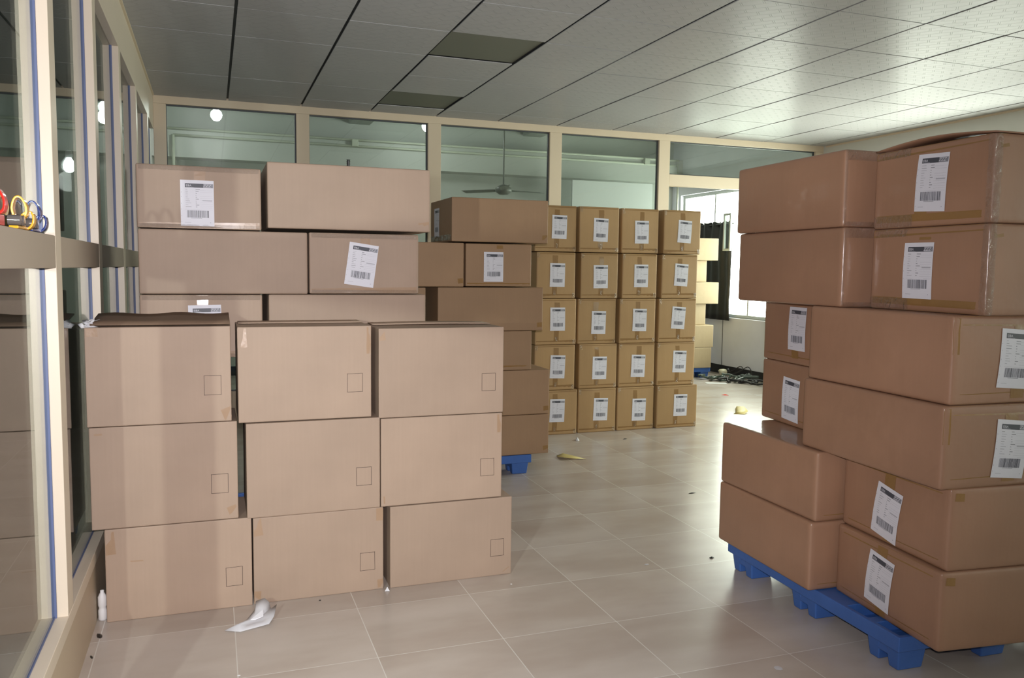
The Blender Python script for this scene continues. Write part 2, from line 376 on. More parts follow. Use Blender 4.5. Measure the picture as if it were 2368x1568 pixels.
for i in range(4):
    pane_y(10+i, MX[i][1], MX[i+1][0], 1.645, 3.07, YF+.045)
    pane_y(20+i, MX[i][1], MX[i+1][0], .3, 1.53, YF+.045)
pane_y(14, 5.08, 7.18, 2.685, 3.07, YF+.045)

# ---- left partition
MY = [-1.6, 2.06, 3.15, 4.30, 5.455, 6.61, 7.765]; MW = .11; XO = XL-.095
for i, y in enumerate(MY):
    struct(MB().box(XL, y, .315, XO, y+MW, 2.83), 'trim_%d' % (30+i), 'frame_left', bevel=.0025)
struct(MB().box(XL, YB, 2.83, XO, YF, ZC+.02), 'trim_40', 'frame_left', bevel=.003)
struct(MB().box(XL-.001, YB, 1.535, XO+.001, YF, 1.645), 'trim_41', 'transom', bevel=.003)
struct(MB().box(XL+.002, YB, .262, XO-.002, YF, .317), 'trim_42', 'frame_left', bevel=.003)
struct(MB().box(XL-.003, YB, 0, XO, YF, .262), 'wall_left', 'panel')
xg = XL-.045
for i in range(len(MY)):
    a = MY[i]+MW; b_ = MY[i+1] if i+1 < len(MY) else YF
    for k, (z0, z1) in enumerate(((.317, 1.535), (1.645, 2.83))):
        o = struct(MB().box(xg-.003, a, z0, xg+.003, b_, z1), 'window_%d' % (30+2*i+k), 'glass_left')
        g = MB(); s = .009
        g.box(xg-.006, b_-s, z0, xg+.010, b_, z1); g.box(xg-.0045, a, z0, xg+.0055, a+s, z1); g.box(xg-.0045, a+s, z0, xg+.0055, b_-s, z0+.006)
        g.build('gasket', 'gasket', o)

# ------------------------------------------------------------------ cartons
def ticks(d, r, n):
    return [0, r*.4, r, 2.2*r]+[2.2*r+(d-4.4*r)*k/n for k in range(1, n)]+[d-2.2*r, d-r, d-r*.4, d]
class Shape:
    """a carton body L x D x H with rounded edges and slightly bulging sides; face coordinates for what is stuck on it"""
    def __init__(s, L, D, H, r, bulge, seed): s.L, s.D, s.H, s.r, s.b, s.seed = L, D, H, r, bulge, seed
    def nz(s, p, k): return (noise.noise(Vector(p)*4+Vector((s.seed*3.1, k, 7.7))))*.5
    def disp(s, u, v, W_, H_, k):
        e = math.sin(math.pi*min(max(u/W_, 0), 1))*math.sin(math.pi*min(max(v/H_, 0), 1))
        return e*(s.b + .006*s.nz((u, v, k), k)) 
    def rnd(s, p, n, off=0):
        r = s.r; c = Vector([min(max(p[i], r), (s.L, s.D, s.H)[i]-r) for i in range(3)]); d = Vector(p)-c
        return (c+d.normalized()*(r+off)) if d.length > 1e-7 else Vector(p)+Vector(n)*off
    def face(s, f, u, v, off=0):
        if f == 'front': p, n, W_, H_ = (u, 0, v), (0, -1, 0), s.L, s.H
        elif f == 'right': p, n, W_, H_ = (s.L, u, v), (1, 0, 0), s.D, s.H
        elif f == 'left': p, n, W_, H_ = (0, s.D-u, v), (-1, 0, 0), s.D, s.H
        elif f == 'top': p, n, W_, H_ = (u, v, s.H), (0, 0, 1), s.L, s.D
        q = s.rnd(p, n, off)
        if f != 'top': q = q + Vector(n)*s.disp(u, v, W_, H_, {'front': 1, 'right': 2, 'left': 3}[f])
        return q
    def body(s):
        mb = MB(); L, D, H, r = s.L, s.D, s.H, s.r; idx = {}
        X, Y, Z = ticks(L, r, 8), ticks(D, r, 6), ticks(H, r, 6); nx, ny, nz_ = len(X)-1, len(Y)-1, len(Z)-1
        def vid(i, j, k):
            if (i, j, k) in idx: return idx[i, j, k]
            p = (X[i], Y[j], Z[k]); q = s.rnd(p, (0, 0, 0))
            if j == 0: q = q+Vector((0, -1, 0))*s.disp(X[i], Z[k], L, H, 1)
            if i == nx: q = q+Vector((1, 0, 0))*s.disp(Y[j], Z[k], D, H, 2)
            if i == 0: q = q+Vector((-1, 0, 0))*s.disp(D-Y[j], Z[k], D, H, 3)
            idx[i, j, k] = len(mb.v); mb.v.append(tuple(q)); return idx[i, j, k]
        def f(*a): mb.f.append(tuple(vid(*q) for q in a)); mb.m.append(0)
        for i in range(nx):
            for k in range(nz_): f((i, 0, k), (i+1, 0, k), (i+1, 0, k+1), (i, 0, k+1)); f((i+1, ny, k), (i, ny, k), (i, ny, k+1), (i+1, ny, k+1))
            for j in range(ny): f((i, j, nz_), (i+1, j, nz_), (i+1, j+1, nz_), (i, j+1, nz_)); f((i, j+1, 0), (i+1, j+1, 0), (i+1, j, 0), (i, j, 0))
        for j in range(ny):
            for k in range(nz_): f((0, j+1, k), (0, j, k), (0, j, k+1), (0, j+1, k+1)); f((nx, j, k), (nx, j+1, k), (nx, j+1, k+1), (nx, j, k+1))
        return mb
    def patch(s, mb, f, u0, v0, u1, v1, off, mi=0, rot=0, c=None, skew=0, nu=None, nv=None, rag=0, rng=None):
        """a thin rectangle stuck on face f; rot turns it about c"""
        nu = nu or max(1, int(abs(u1-u0)/.05)+1); nv = nv or max(1, int(abs(v1-v0)/.05)+1)
        c = c or ((u0+u1)/2, (v0+v1)/2); ca, sa = math.cos(rot), math.sin(rot); vs = []
        for j in range(nv+1):
            for i in range(nu+1):
                u = u0+(u1-u0)*i/nu; v = v0+(v1-v0)*j/nv
                u += skew*(v-(v0+v1)/2)
                if rag and rng and (i in (0, nu)): u += rng.uniform(-rag, rag)
                du, dv = u-c[0], v-c[1]
                vs.append(s.face(f, c[0]+du*ca-dv*sa, c[1]+du*sa+dv*ca, off))
        fs = [(j*(nu+1)+i, j*(nu+1)+i+1, (j+1)*(nu+1)+i+1, (j+1)*(nu+1)+i) for j in range(nv) for i in range(nu)]
        mb.add(vs, fs, mi)

# letter outlines for the label heading, from the built-in font
def glyphs(text, size, shear=0):
    cu = bpy.data.curves.new('heading', 'FONT'); cu.body = text; cu.size = size; cu.shear = shear; cu.resolution_u = 2
    o = bpy.data.objects.new('heading', cu); COL.objects.link(o)
    dg = bpy.context.evaluated_depsgraph_get(); me = bpy.data.meshes.new_from_object(o.evaluated_get(dg))
    vs = [(v.co.x, v.co.y) for v in me.vertices]; fs = [tuple(p.vertices) for p in me.polygons]
    bpy.data.objects.remove(o); bpy.data.curves.remove(cu); bpy.data.meshes.remove(me)
    x0 = min(v[0] for v in vs); y0 = min(v[1] for v in vs)
    return [(x-x0, y-y0) for x, y in vs], fs
G_NAME = glyphs('EIBA', .0125); G_Z = glyphs('ZZZ', .0185, .35)
LW, LH = .15, .217
def make_label(sh, parent, f, cu, cv, rot, seed, curl=False):
    """a white shipping label: dark heading bar with white letters, rows of small print, bar code"""
    rg = random.Random(seed); mb = MB(); c = (cu, cv); u0, v0 = cu-LW/2, cv-LH/2
    P = lambda a, b_, c2, d, lay, mi, **k: sh.patch(mb, f, u0+a, v0+b_, u0+c2, v0+d, .0020+lay*.00035, mi, R(rot), c, nu=k.get('nu', 1), nv=k.get('nv', 1))
    P(0, 0, LW, LH, 0, 0, nu=4, nv=6)
    P(.021, LH-.035, .103, LH-.016, 1, 1, nu=3); P(.103, LH-.035, LW-.003, LH-.016, 1, 2, nu=2)
    ca, sa = math.cos(R(rot)), math.sin(R(rot))
    def glyph(G, x, y, lay, mi):
        vs = []
        for gx, gy in G[0]:
            du, dv = u0+x+gx-cu, v0+y+gy-cv; vs.append(sh.face(f, cu+du*ca-dv*sa, cv+du*sa+dv*ca, .0020+lay*.00035))
        mb.add(vs, G[1], mi)
    glyph(G_NAME, .026, LH-.030, 2, 0); glyph(G_Z, .1035, LH-.0325, 3, 1); glyph(G_Z, .1015, LH-.0315, 4, 0)
    P(.026, LH-.0335, .060, LH-.0325, 2, 3)
    y = LH-.045
    for i in range(10):
        l = rg.uniform(.008, .026); P(.023, y, .023+l, y+.0018, 1, rg.choice((2, 3, 3)))
        if i in (0, 1, 5, 8): P(.068, y, .068+rg.uniform(.012, .022), y+.0024, 1, 2)
        else: P(.068, y, .068+rg.uniform(.003, .008), y+.0022, 1, 2)
        if i != 2: P(.088, y-.003, LW-.006, y-.0024, 1, 3)
        y -= .0092
    P(.098, LH-.098, LW-.008, LH-.093, 1, 3); P(.020, .078, LW-.006, .0786, 1, 3)
    x = .028
    while x < LW-.024:                                     # bar code
        wd = rg.choice((.0008, .0012, .002, .0028)); P(x, .040, x+wd, .074, 1, rg.choice((1, 1, 2))); x += wd+rg.choice((.0008, .0012, .0018))
    P(.045, .0365, .095, .0380, 1, 2); P(.018, .016, .045, .0175, 1, 3); P(LW-.018, .016, LW-.015, .019, 1, 2)
    for i in range(6): yy = .02+i*.028+rg.uniform(-.004, .004); P(.004, yy, .0052, yy+.004, 1, 2)
    return mb.build('shipping_label', ['paper', 'print', 'print_mid', 'print_pale'], parent)

def carton(label, P0, P1, D, z0, z1, seed, mat='card', group=None, r=.004, bulge=.003, labels=(), tapes=(), film=(), mark=False, tmat='tape'):
    """P0 -> P1 is the bottom edge of the front face, seen with P0 on the left; the carton reaches D behind it"""
    P0, P1 = Vector(P0), Vector(P1); d = P1-P0; L = d.length; rz = math.atan2(d.y, d.x); H = z1-z0
    root = tag(empty('carton', (P0.x, P0.y, z0), rz), label, 'cardboard box', group)
    sh = Shape(L, D, H, r, bulge, seed)
    o = sh.body().build('carton_body', mat, root, smooth=True)
    rg = random.Random(seed)
    if tapes:
        for q, (f, a, b_, c2, d2, rt) in enumerate(tapes):
            if c2-a < .004 or d2-b_ < .004: continue
            mb = MB(); sh.patch(mb, f, a, b_, c2, d2, .0005+.0002*q, 0, R(rt), rag=.002, rng=rg)
            mb.build('packing_tape', tmat, root, smooth=True)
    if mark:
        mb = MB(); cu, cv, wd, hh, t_ = L-.077, mark, .036, .044, .0012
        for a in ((-wd, -hh, wd, -hh+t_*1.5), (-wd, hh-t_*1.5, wd, hh), (-wd, -hh, -wd+t_*1.5, hh), (wd-t_*1.5, -hh, wd, hh)):
            sh.patch(mb, 'front', cu+a[0], cv+a[1], cu+a[2], cv+a[3], .0006, 0, R(rg.uniform(-.5, 1)), (cu, cv))
        mb.build('printed_square', 'ink', root)
    for f, cu, cv, rot in labels: make_label(sh, root, f, cu, cv, rot, seed)
    if film:
        for f, a, b_, c2, d2 in film:
            mb = MB()
            nu, nv = max(2, int((c2-a)/.012)), max(2, int((d2-b_)/.012)); vs = []
            for j in range(nv+1):
                for i in range(nu+1):
                    u = a+(c2-a)*i/nu; v = b_+(d2-b_)*j/nv
                    e = .003+.005*noise.noise(Vector((u*28, v*28, seed)))+.006*noise.noise(Vector((u*75, v*75, seed)))
                    vs.append(sh.face(f, u, v, max(.0008, e)))
            mb.add(vs, [(j*(nu+1)+i, j*(nu+1)+i+1, (j+1)*(nu+1)+i+1, (j+1)*(nu+1)+i) for j in range(nv) for i in range(nu)])
            mb.build('stretch_film', 'film', root)
    return root, sh

# -- front stack, nine plain cartons with a printed square
FY = 3.83; g = 'plain cartons stacked three by three at the front left'
fr = [  # x0, x1, z0, z1, label, print height, tapes
 (-.455, .148, 0, .411, 'tan carton at bottom left of the front stack, beside the left wall', .145, [('front', 0, .30, .04, .40, 4), ('front', .10, .26, .15, .265, -2)]),
 (.155, .753, 0, .404, 'bottom middle carton of the front stack, white foam sheet at its foot', .145, [('front', 0, .32, .04, .40, 6), ('front', 0, .0, .03, .06, -4), ('front', .565, .34, .595, .40, 0), ('front', .57, .01, .598, .05, 6)]),
 (.785, 1.408, 0, .402, 'tan carton at bottom right of the front stack, shifted out beside open tiles', .145, [('front', .58, .0, .62, .03, 35)]),
 (-.503, .093, .413, .857, 'tan carton in the middle row of the front stack, at its left end', .165, [('front', .555, .0, .596, .06, 18), ('front', .02, .41, .05, .418, 3)]),
 (.130, .736, .407, .842, 'plain tan carton at the very centre of the front three by three stack', .157, []),
 (.742, 1.353, .405, .833, 'plain tan carton in the middle row of the front stack, at its right end', .157, [('front', .585, .33, .61, .42, 0), ('front', .0, .0, .02, .05, 0)]),
 (-.508, .071, .860, 1.284, 'plain tan carton at top left of the front stack with its dark lid flap lifted', .163, [('front', .005, .385, .05, .42, 0), ('front', .54, .01, .585, .06, 20)]),
 (.100, .697, .846, 1.278, 'plain tan carton on top of the front stack, between two other top cartons', .165, [('front', .0, .34, .04, .425, 3), ('front', .575, .30, .597, .425, 0)]),
 (.731, 1.355, .837, 1.264, 'tan carton at the top right corner of the front stack, beside the middle load', .155, [('front', .0, .37, .03, .425, 5)]),
]
jit = [.0, .004, -.003, .002, -.004, .003, .0, .005, -.002]
for i, (x0, x1, z0, z1, lab, mk, tp) in enumerate(fr):
    y = FY+jit[i]; dy = (0, .0, .0, .0, .0, .0, .0, .0, .0)[i]
    root, sh = carton(lab, (x0, y), (x1, y+dy), .37, z0, z1, 11+i, 'card_flashlit', g, labels=(), tapes=tp, mark=mk, tmat='tape_light', r=.0035, bulge=.002)
    if i == 6:      # lifted lid flap, long and slightly wavy
        mb = MB(); n = 16; L = x1-x0; vs = []
        for j in range(4):
            for k in range(n+1):
                u = .02+(L-.02)*k/n; tt = j/3
                vs.append((u, .015+.30*tt, z1-z0+.010+.030*tt+.004*math.sin(k*.8)*tt))
        mb.add(vs, [(j*(n+1)+k, j*(n+1)+k+1, (j+1)*(n+1)+k+1, (j+1)*(n+1)+k) for j in range(3) for k in range(n)])
        mb.build('lid_flap', 'card_in', root, smooth=True, solid=.006)
        mb = MB()    # crumpled clear tape tail at the corner
        rg = random.Random(3)
        for q in range(5):
            a = Vector((-.015+.02*q*.5, .01+.005*q, z1-z0+.005)); vs = []
            for k in range(5): 
                p = a+Vector((rg.uniform(-.02, .02), rg.uniform(-.01, .01), .009*k+rg.uniform(-.004, .004)-.012)); vs += [p, p+Vector((.018, .006*rg.uniform(-1, 1), .004))]
            mb.add(vs, [(2*k, 2*k+1, 2*k+3, 2*k+2) for k in range(4)])
        mb.build('tape_tail', 'foam', root, smooth=True, solid=.0006)
    if i in (7, 8):
        mb = MB(); n = 10; L = x1-x0; vs = []
        for j in range(3):
            for k in range(n+1):
                u = .01+(L-.02)*k/n; vs.append((u, .19+.16*j/2, z1-z0+.0045+.004*math.sin(math.pi*k/n)*(i == 8)))
        mb.add(vs, [(j*(n+1)+k, j*(n+1)+k+1, (j+1)*(n+1)+k+1, (j+1)*(n+1)+k) for j in range(2) for k in range(n)])
        mb.build('lid_flap', 'card_flashlit', root, smooth=True, solid=.004)

# -- labelled cartons: film wrapped stack on a pallet behind the front stack
def bands(L, H, f='front', lw=.05):
    return [(f, 0, 0, L, .036, 0), (f, L/2-.024, .03, L/2+.024, H, 0)]
g = 'film wrapped cartons stacked behind the front stack'
Y2 = 4.25
l2 = [
 (-.327, .233, .80, 1.725, 2.022, 'labelled carton on top of the stack beside the left windows, white label on its face', [('front', .267, .121, 0)], 1),
 (.262, 1.085, .57, 1.738, 2.062, 'wide unlabelled carton highest in the left stack, beneath the second far window', [], 2),
 (-.325, .453, .57, 1.412, 1.720, 'wide unlabelled carton under the labelled top carton, second row of the left stack', [], 0),
 (.461, 1.023, .80, 1.414, 1.722, 'carton whose white label is stuck on crooked, below the wide top carton of left stack', [('front', .262, .148, -8)], 1),
 (-.325, .232, .80, 1.100, 1.408, 'carton with half hidden label peeking out above the front stack by its lifted flap', [('front', .29, .150, 1)], 3),
 (.262, 1.062, .57, 1.100, 1.410, 'unlabelled carton peeking above the middle carton of the front stack', [], 0),
]
for i, (x0, x1, D, z0, z1, lab, lb, k) in enumerate(l2):
    L, H = x1-x0, z1-z0; tp = []; fm = []
    if k in (1, 3): tp = [('front', L/2-.025, H-.07, L/2+.025, H-.002, 0), ('front', .01, .002, L-.01, .03, 1)]
    if k in (1, 3): fm = [('front', .01, H-.025, L-.01, H-.004), ('front', .01, .006, L-.01, .02)]
    if i == 1: tp = [('front', L-.06, .002, L-.004, .05, 8)]
    carton(lab, (x0, Y2), (x1, Y2), D, z0, z1, 31+i, 'card_flashlit', g, labels=lb, tapes=tp, film=fm, r=.007, bulge=.004, tmat='tape_light')
for i, (x0, x1, D, z0, z1) in enumerate([(-.325, .070, .57, .785, 1.098), (.165, .750, .8, .785, 1.098), (-.325, .075, .8, .467, .783), (.160, .755, .57, .467, .783), (-.325, .070, .57, .150, .465), (.165, .750, .8, .150, .465)]):
    carton('lower carton of the pallet load behind the front stack, covered by it', (x0, Y2), (x1, Y2), D, z0, z1, 51+i, 'card_flashlit', 'covered lower cartons behind the front stack', r=.007)

# -- middle stack on its own pallet
g = 'cartons of the middle pallet load'
Y3 = 5.72
mid = [
 (1.620, 2.366, .60, 1.744, 2.060, 'long carton topmost on the middle pallet load, label on its shaded left end', [('left', .30-.105+.0, .150, 0)], 0),
 (1.150, 1.712, .60, 1.418, 1.734, 'smaller blank carton in the second row of the middle load, left of a labelled one', [], 0),
 (1.727, 2.236, .78, 1.422, 1.732, 'carton with white label facing forward in second row of the middle pallet load', [('front', .211, .142, 0)], 1),
 (1.520, 2.334, .57, 1.093, 1.414, 'long blank carton in the third row of the middle load, just above the front stack', [], 2),
 (1.500, 2.247, .57, .797, 1.090, 'recessed blank carton in the fourth row of the middle load, narrower than its neighbours', [], 0),
 (1.590, 2.397, .57, .456, .794, 'blank carton fifth from the top in the middle pallet load', [], 0),
 (1.590, 2.397, .57, .150, .453, 'lowest carton of the middle load, resting on the blue pallet', [], 0),
]
for i, (x0, x1, D, z0, z1, lab, lb, k) in enumerate(mid):
    L, H = x1-x0, z1-z0
    tp = [('front', L-.045, .0, L-.004, .06, 4)] if i != 2 else [('front', .01, .002, L-.01, .026, 0), ('front', L/2-.02, H-.035, L/2+.03, H-.01, 0)]
    if i == 4: tp = [('front', 0, .004, L, .04, -1)]
    fm = [('left', .02, .01, .58, .05)] if i == 0 else []
    carton(lab, (x0, Y3), (x1, Y3), D, z0, z1, 71+i, 'card_mid', g, labels=lb, tapes=tp, film=fm, r=.006, bulge=.004)
carton('carton at the hidden left side of the middle pallet load', (.92, 5.72), (1.43, 5.72), .57, 1.10, 1.412, 80, 'card_mid', g, r=.006)

# -- back stack, four columns by five rows, each with a label
g = 'square ended labelled cartons in the far four by five stack'
bx = [[(2.78, 3.198), (3.222, 3.630), (3.672, 4.070), (4.118, 4.530)],
      [(2.800, 3.187), (3.245, 3.632), (3.682, 4.057), (4.112, 4.513)],
      [(2.790, 3.202), (3.232, 3.630), (3.662, 4.050), (4.090, 4.511)],
      [(2.790, 3.197), (3.250, 3.650), (3.672, 4.060), (4.090, 4.511)],
      [(2.800, 3.228), (3.247, 3.642), (3.662, 4.062), (4.090, 4.543)]]
bz = [(1.716, 2.140), (1.284, 1.710), (.852, 1.280), (.424, .850), (0, .422)]
bl = [[(3.023, 1.943), (3.439, 1.926), (3.885, 1.918), (4.348, 1.934)], [(3.005, 1.5), (3.449, 1.488), (3.883, 1.5), (4.328, 1.512)], [(3.012, 1.091), (3.446, 1.054), (3.876, 1.074), (4.308, 1.091)], [(3.02, 0.644), (3.465, 0.619), (3.879, 0.627), (4.338, 0.657)], [(3.023, 0.23), (3.479, 0.221), (3.896, 0.197), (4.352, 0.223)]]
brot = [[-1, -1.5, .5, -3], [-.5, .5, 0, -3], [0, -1, -1, -4], [-2, -1, -2, -2], [-1.5, -2, -1, -1]]
cn = ['leftmost column', 'second column from the left', 'third column from the left', 'rightmost column']
rn = ['top row', 'second row down', 'middle row', 'fourth row down', 'bottom row']
for i in range(5):
    for j in range(4):
        x0, x1 = bx[i][j]; z0, z1 = bz[i]; L, H = x1-x0, z1-z0; rg = random.Random(i*7+j)
        lu, lv = bl[i][j][0]-x0, bl[i][j][1]-z0; jy = 7.03+rg.uniform(-.012, .012)
        q = L/2+rg.uniform(-.02, .02)
        tp = [('front', q-.024, lv+LH/2-.005, q+.024+rg.uniform(-.004, .01), H, rg.uniform(-2, 2)), ('front', q-.026, .0, q+.022, lv-LH/2+.01, rg.uniform(-3, 3)),
              ('front', .01, .0, L-.01, .035+rg.uniform(0, .015), rg.uniform(-1.2, 1.2)), ('front', .01, H-.018, L-.01, H, rg.uniform(-1, 1))]
        fm = [('front', .004, H-.05, .03, H-.006), ('front', L-.035, .006, L-.006, .05), ('front', q-.012, .03, q+.01, .075)]
        carton('labelled carton in the far stack, %s, %s' % (rn[i], cn[j]), (x0, jy), (x1, jy+rg.uniform(-.003, .003)), .60, z0, z1, 100+i*4+j, 'card', g,
               labels=[('front', lu, lv, brot[i][j])], tapes=tp, film=fm, r=.008, bulge=.006)

# -- right stack on the blue pallet, film wrapped
g = 'large film wrapped cartons on the right pallet'
rs = [  # far point, near point of the left face, width, z0, z1, label, labels
 ((2.536, 3.60), (2.500, 2.80), .575, 1.745, 2.068, 'blank carton in the top row of the right load, at its left', [], 'A'),
 ((2.598, 2.735), (2.566, 2.15), .80, 1.732, 2.045, 'topmost near carton of the right load, labelled, its lid bulging up', [('front', .312, .165, -3)], 'B'),
 ((2.556, 3.60), (2.508, 2.80), .575, 1.4045, 1.7445, 'blank carton second from the top on the left side of the right load', [], 'A'),
 ((2.600, 2.735), (2.562, 2.15), .80, 1.4045, 1.7315, 'labelled carton directly below the topmost near carton of the right load', [('front', .268, .158, -.5)], 'B'),
 ((2.790, 3.68), (2.715, 3.055), .55, 1.0885, 1.404, 'recessed carton with partly hidden label, upper of two on the left of right load', [('front', .325, .180, 0)], 'C'),
 ((2.512, 2.99), (2.472, 2.195), .61, 1.0795, 1.404, 'long carton with its label at the right picture edge, just above a similar one', [('right', .285, .165, -4)], 'D'),
 ((2.790, 3.68), (2.715, 3.055), .55, .7705, 1.088, 'recessed carton with partly hidden label, lower of two, above a bare carton top', [('front', .290, .135, -3)], 'C'),
 ((2.500, 3.00), (2.450, 2.195), .61, .7705, 1.079, 'long overhanging carton with a label on its near end, fourth row of right load', [('right', .305, .140, -5)], 'D'),
 ((2.484, 3.59), (2.462, 2.845), .57, .4585, .770, 'blank carton with its top partly bare, fifth row at the left of right load', [], 'E'),
 ((2.592, 2.825), (2.522, 2.21), .77, .4545, .770, 'carton with a strongly slanted label in the fifth row of the right load', [('front', .290, .128, -10)], 'F'),
 ((2.480, 3.59), (2.442, 2.845), .57, .150, .458, 'blank bottom carton at the far left end of the right blue pallet', [], 'E'),
 ((2.572, 2.825), (2.500, 2.21), .77, .150, .454, 'bottom near carton of the right load with slanted label close above the pallet rim', [('front', .290, .150, -7)], 'F'),
]
for i, (P0, P1, D, z0, z1, lab, lb, k) in enumerate(rs):
    L = (Vector(P1)-Vector(P0)).length; H = z1-z0; tp = []; fm = []
    if k == 'B': tp = [('front', .02, .0, L, .05, -.5), ('front', L/2-.06, .03, L/2+.0, .09, 0), ('front', L/2-.03, H-.05, L/2+.03, H, 0), ('front', .01, H-.03, L-.02, H, 1), ('right', .02, H-.05, .06, H, 8)]; fm = [('front', .01, .004, .22, .05), ('front', .02, H-.035, .2, H-.004), ('front', L-.025, .0, L, H), ('right', 0, 0, .03, H)]
    if k == 'A': fm = [('right', .01, .004, .3, .022), ('right', .01, H-.045, .28, H-.003), ('right', 0, 0, .012, H)]
    if k == 'C': tp = [('front', .0, .0, L, .04, 0), ('front', .28, .03, .34, .08, 0)]
    if k == 'D': tp = [('right', .0, .0, D, .045, 1), ('right', .0, H-.04, D, H, -1), ('right', D/2-.03, .02, D/2+.03, H, 0), ('right', .0, H-.14, .03, H-.01, 0)]
    if k == 'F': tp = [('front', .0, .0, L, .035, 0), ('front', .0, H-.03, L, H, 0), ('front', L/2-.04, .01, L/2+.02, H-.01, 0), ('right', .02, H-.05, .06, H-.02, -5)]
    if k == 'E': tp = [('right', .0, .0, .3, .03, 0)]
    root, sh = carton(lab, P0, P1, D, z0, z1, 201+i, 'card_film', g, labels=lb, tapes=tp, film=fm, r=.013, bulge=.008)
    if i == 1:      # lid bulging open along its left edge
        mb = MB(); n = 14; vs = []
        for j in range(6):
            for q in range(n+1):
                u = .0+L*q/n; vs.append((u, .0+.38*j/5, H+.003+.022*math.sin(math.pi*min(1, q/n*.98+.02))*math.cos(j*.25)))
        mb.add(vs, [(j*(n+1)+q, j*(n+1)+q+1, (j+1)*(n+1)+q+1, (j+1)*(n+1)+q) for j in range(5) for q in range(n)])
        mb.build('lid_flap', 'card_film', root, smooth=True, solid=.005)

# -- sunlit stack in the room beyond, next to the window
g = 'sunlit cartons by the far window'
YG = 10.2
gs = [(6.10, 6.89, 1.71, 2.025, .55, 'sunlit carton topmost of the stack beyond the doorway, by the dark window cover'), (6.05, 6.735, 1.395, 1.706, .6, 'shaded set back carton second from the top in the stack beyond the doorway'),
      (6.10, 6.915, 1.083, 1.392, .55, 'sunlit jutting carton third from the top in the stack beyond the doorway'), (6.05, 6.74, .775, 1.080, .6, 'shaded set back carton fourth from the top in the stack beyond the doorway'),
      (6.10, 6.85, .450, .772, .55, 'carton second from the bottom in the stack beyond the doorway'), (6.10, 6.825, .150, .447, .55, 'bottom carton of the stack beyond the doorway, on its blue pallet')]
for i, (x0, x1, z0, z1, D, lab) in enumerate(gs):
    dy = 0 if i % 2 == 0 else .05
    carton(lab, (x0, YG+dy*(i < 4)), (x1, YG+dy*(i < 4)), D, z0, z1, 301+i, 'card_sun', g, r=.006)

# ------------------------------------------------------------------ blue plastic pallets
def pallet(label, x0, y0, rz, LX, LY):
    root = tag(empty('plastic_pallet', (x0, y0, 0), rz), label, 'pallet', 'blue plastic pallets')
    zt, zd = .149, .088
    def cells(n, e, tot):
        t_ = (tot-2*e-(n-1)*.05)/n; out = [0, e]
        for i in range(n): out.append(out[-1]+t_); out.append(out[-1]+(.05 if i < n-1 else e))
        return out
    xs, ys = cells(5, .022, LX), cells(7, .022, LY); mb = MB(); nx, ny = len(xs)-1, len(ys)-1
    hole = lambda i, j: 0 < i < nx-1 and 0 < j < ny-1 and i % 2 == 1 and j % 2 == 1 and (1 < i < nx-2 or j in (1, 3, ny-4, ny-2))
    V = {}
    def v(i, j, z):
        if (i, j, z) not in V: V[i, j, z] = len(mb.v); mb.v.append((xs[i], ys[j], z))
        return V[i, j, z]
    def q(*a): mb.f.append(tuple(a)); mb.m.append(0)
    isf = lambda i, j: 0 <= i < nx and 0 <= j < ny and not hole(i, j)
    for i in range(nx):
        for j in range(ny):
            if not isf(i, j): continue
            q(v(i, j, zt), v(i+1, j, zt), v(i+1, j+1, zt), v(i, j+1, zt)); q(v(i, j+1, zd), v(i+1, j+1, zd), v(i+1, j, zd), v(i, j, zd))
            if not isf(i-1, j): q(v(i, j+1, zt), v(i, j, zt), v(i, j, zd), v(i, j+1, zd))
            if not isf(i+1, j): q(v(i+1, j, zt), v(i+1, j+1, zt), v(i+1, j+1, zd), v(i+1, j, zd))
            if not isf(i, j-1): q(v(i, j, zt), v(i+1, j, zt), v(i+1, j, zd), v(i, j, zd))
            if not isf(i, j+1): q(v(i+1, j+1, zt), v(i, j+1, zt), v(i, j+1, zd), v(i+1, j+1, zd))
    mb.build('deck', 'blue', root, bevel=.004)
    mb = MB(); mb.box(.03, .03, .0885, LX-.03, LY-.03, .0945); mb.build('underside_plate', 'blue', root)
    for fx in (.015, LX/2-.07, LX-.155):
        for fy in (.015, LY/2-.09, LY-.195):
            f = MB(); w2, l2_ = .14, .18
            # hollow foot: two blocks joined by a bridge above the notch
            f.taper(fx, fy, fx+w2, fy+.075, .0, .108, .012); f.taper(fx, fy+.105, fx+w2, fy+l2_, .0, .108, .012)
            f.box(fx+.006, fy+.055, .045, fx+w2-.006, fy+.125, .107)
            f.build('foot', 'blue', root, bevel=.006)
    return root
pallet('blue plastic pallet at the lower right under the large film wrapped cartons', 2.466, 2.355, R(-2.5), 1.0, 1.2)
pallet('blue plastic pallet corner under the middle load, behind the front stack', 1.075, 5.71, 0, 1.18, 1.0)
pallet('blue pallet beyond the doorway below the sunlit cartons', 5.93, 10.22, 0, .90, .9)
pallet('blue pallet hidden behind the front stack beside the left wall', -.34, 4.262, 0, 1.4, 1.0)

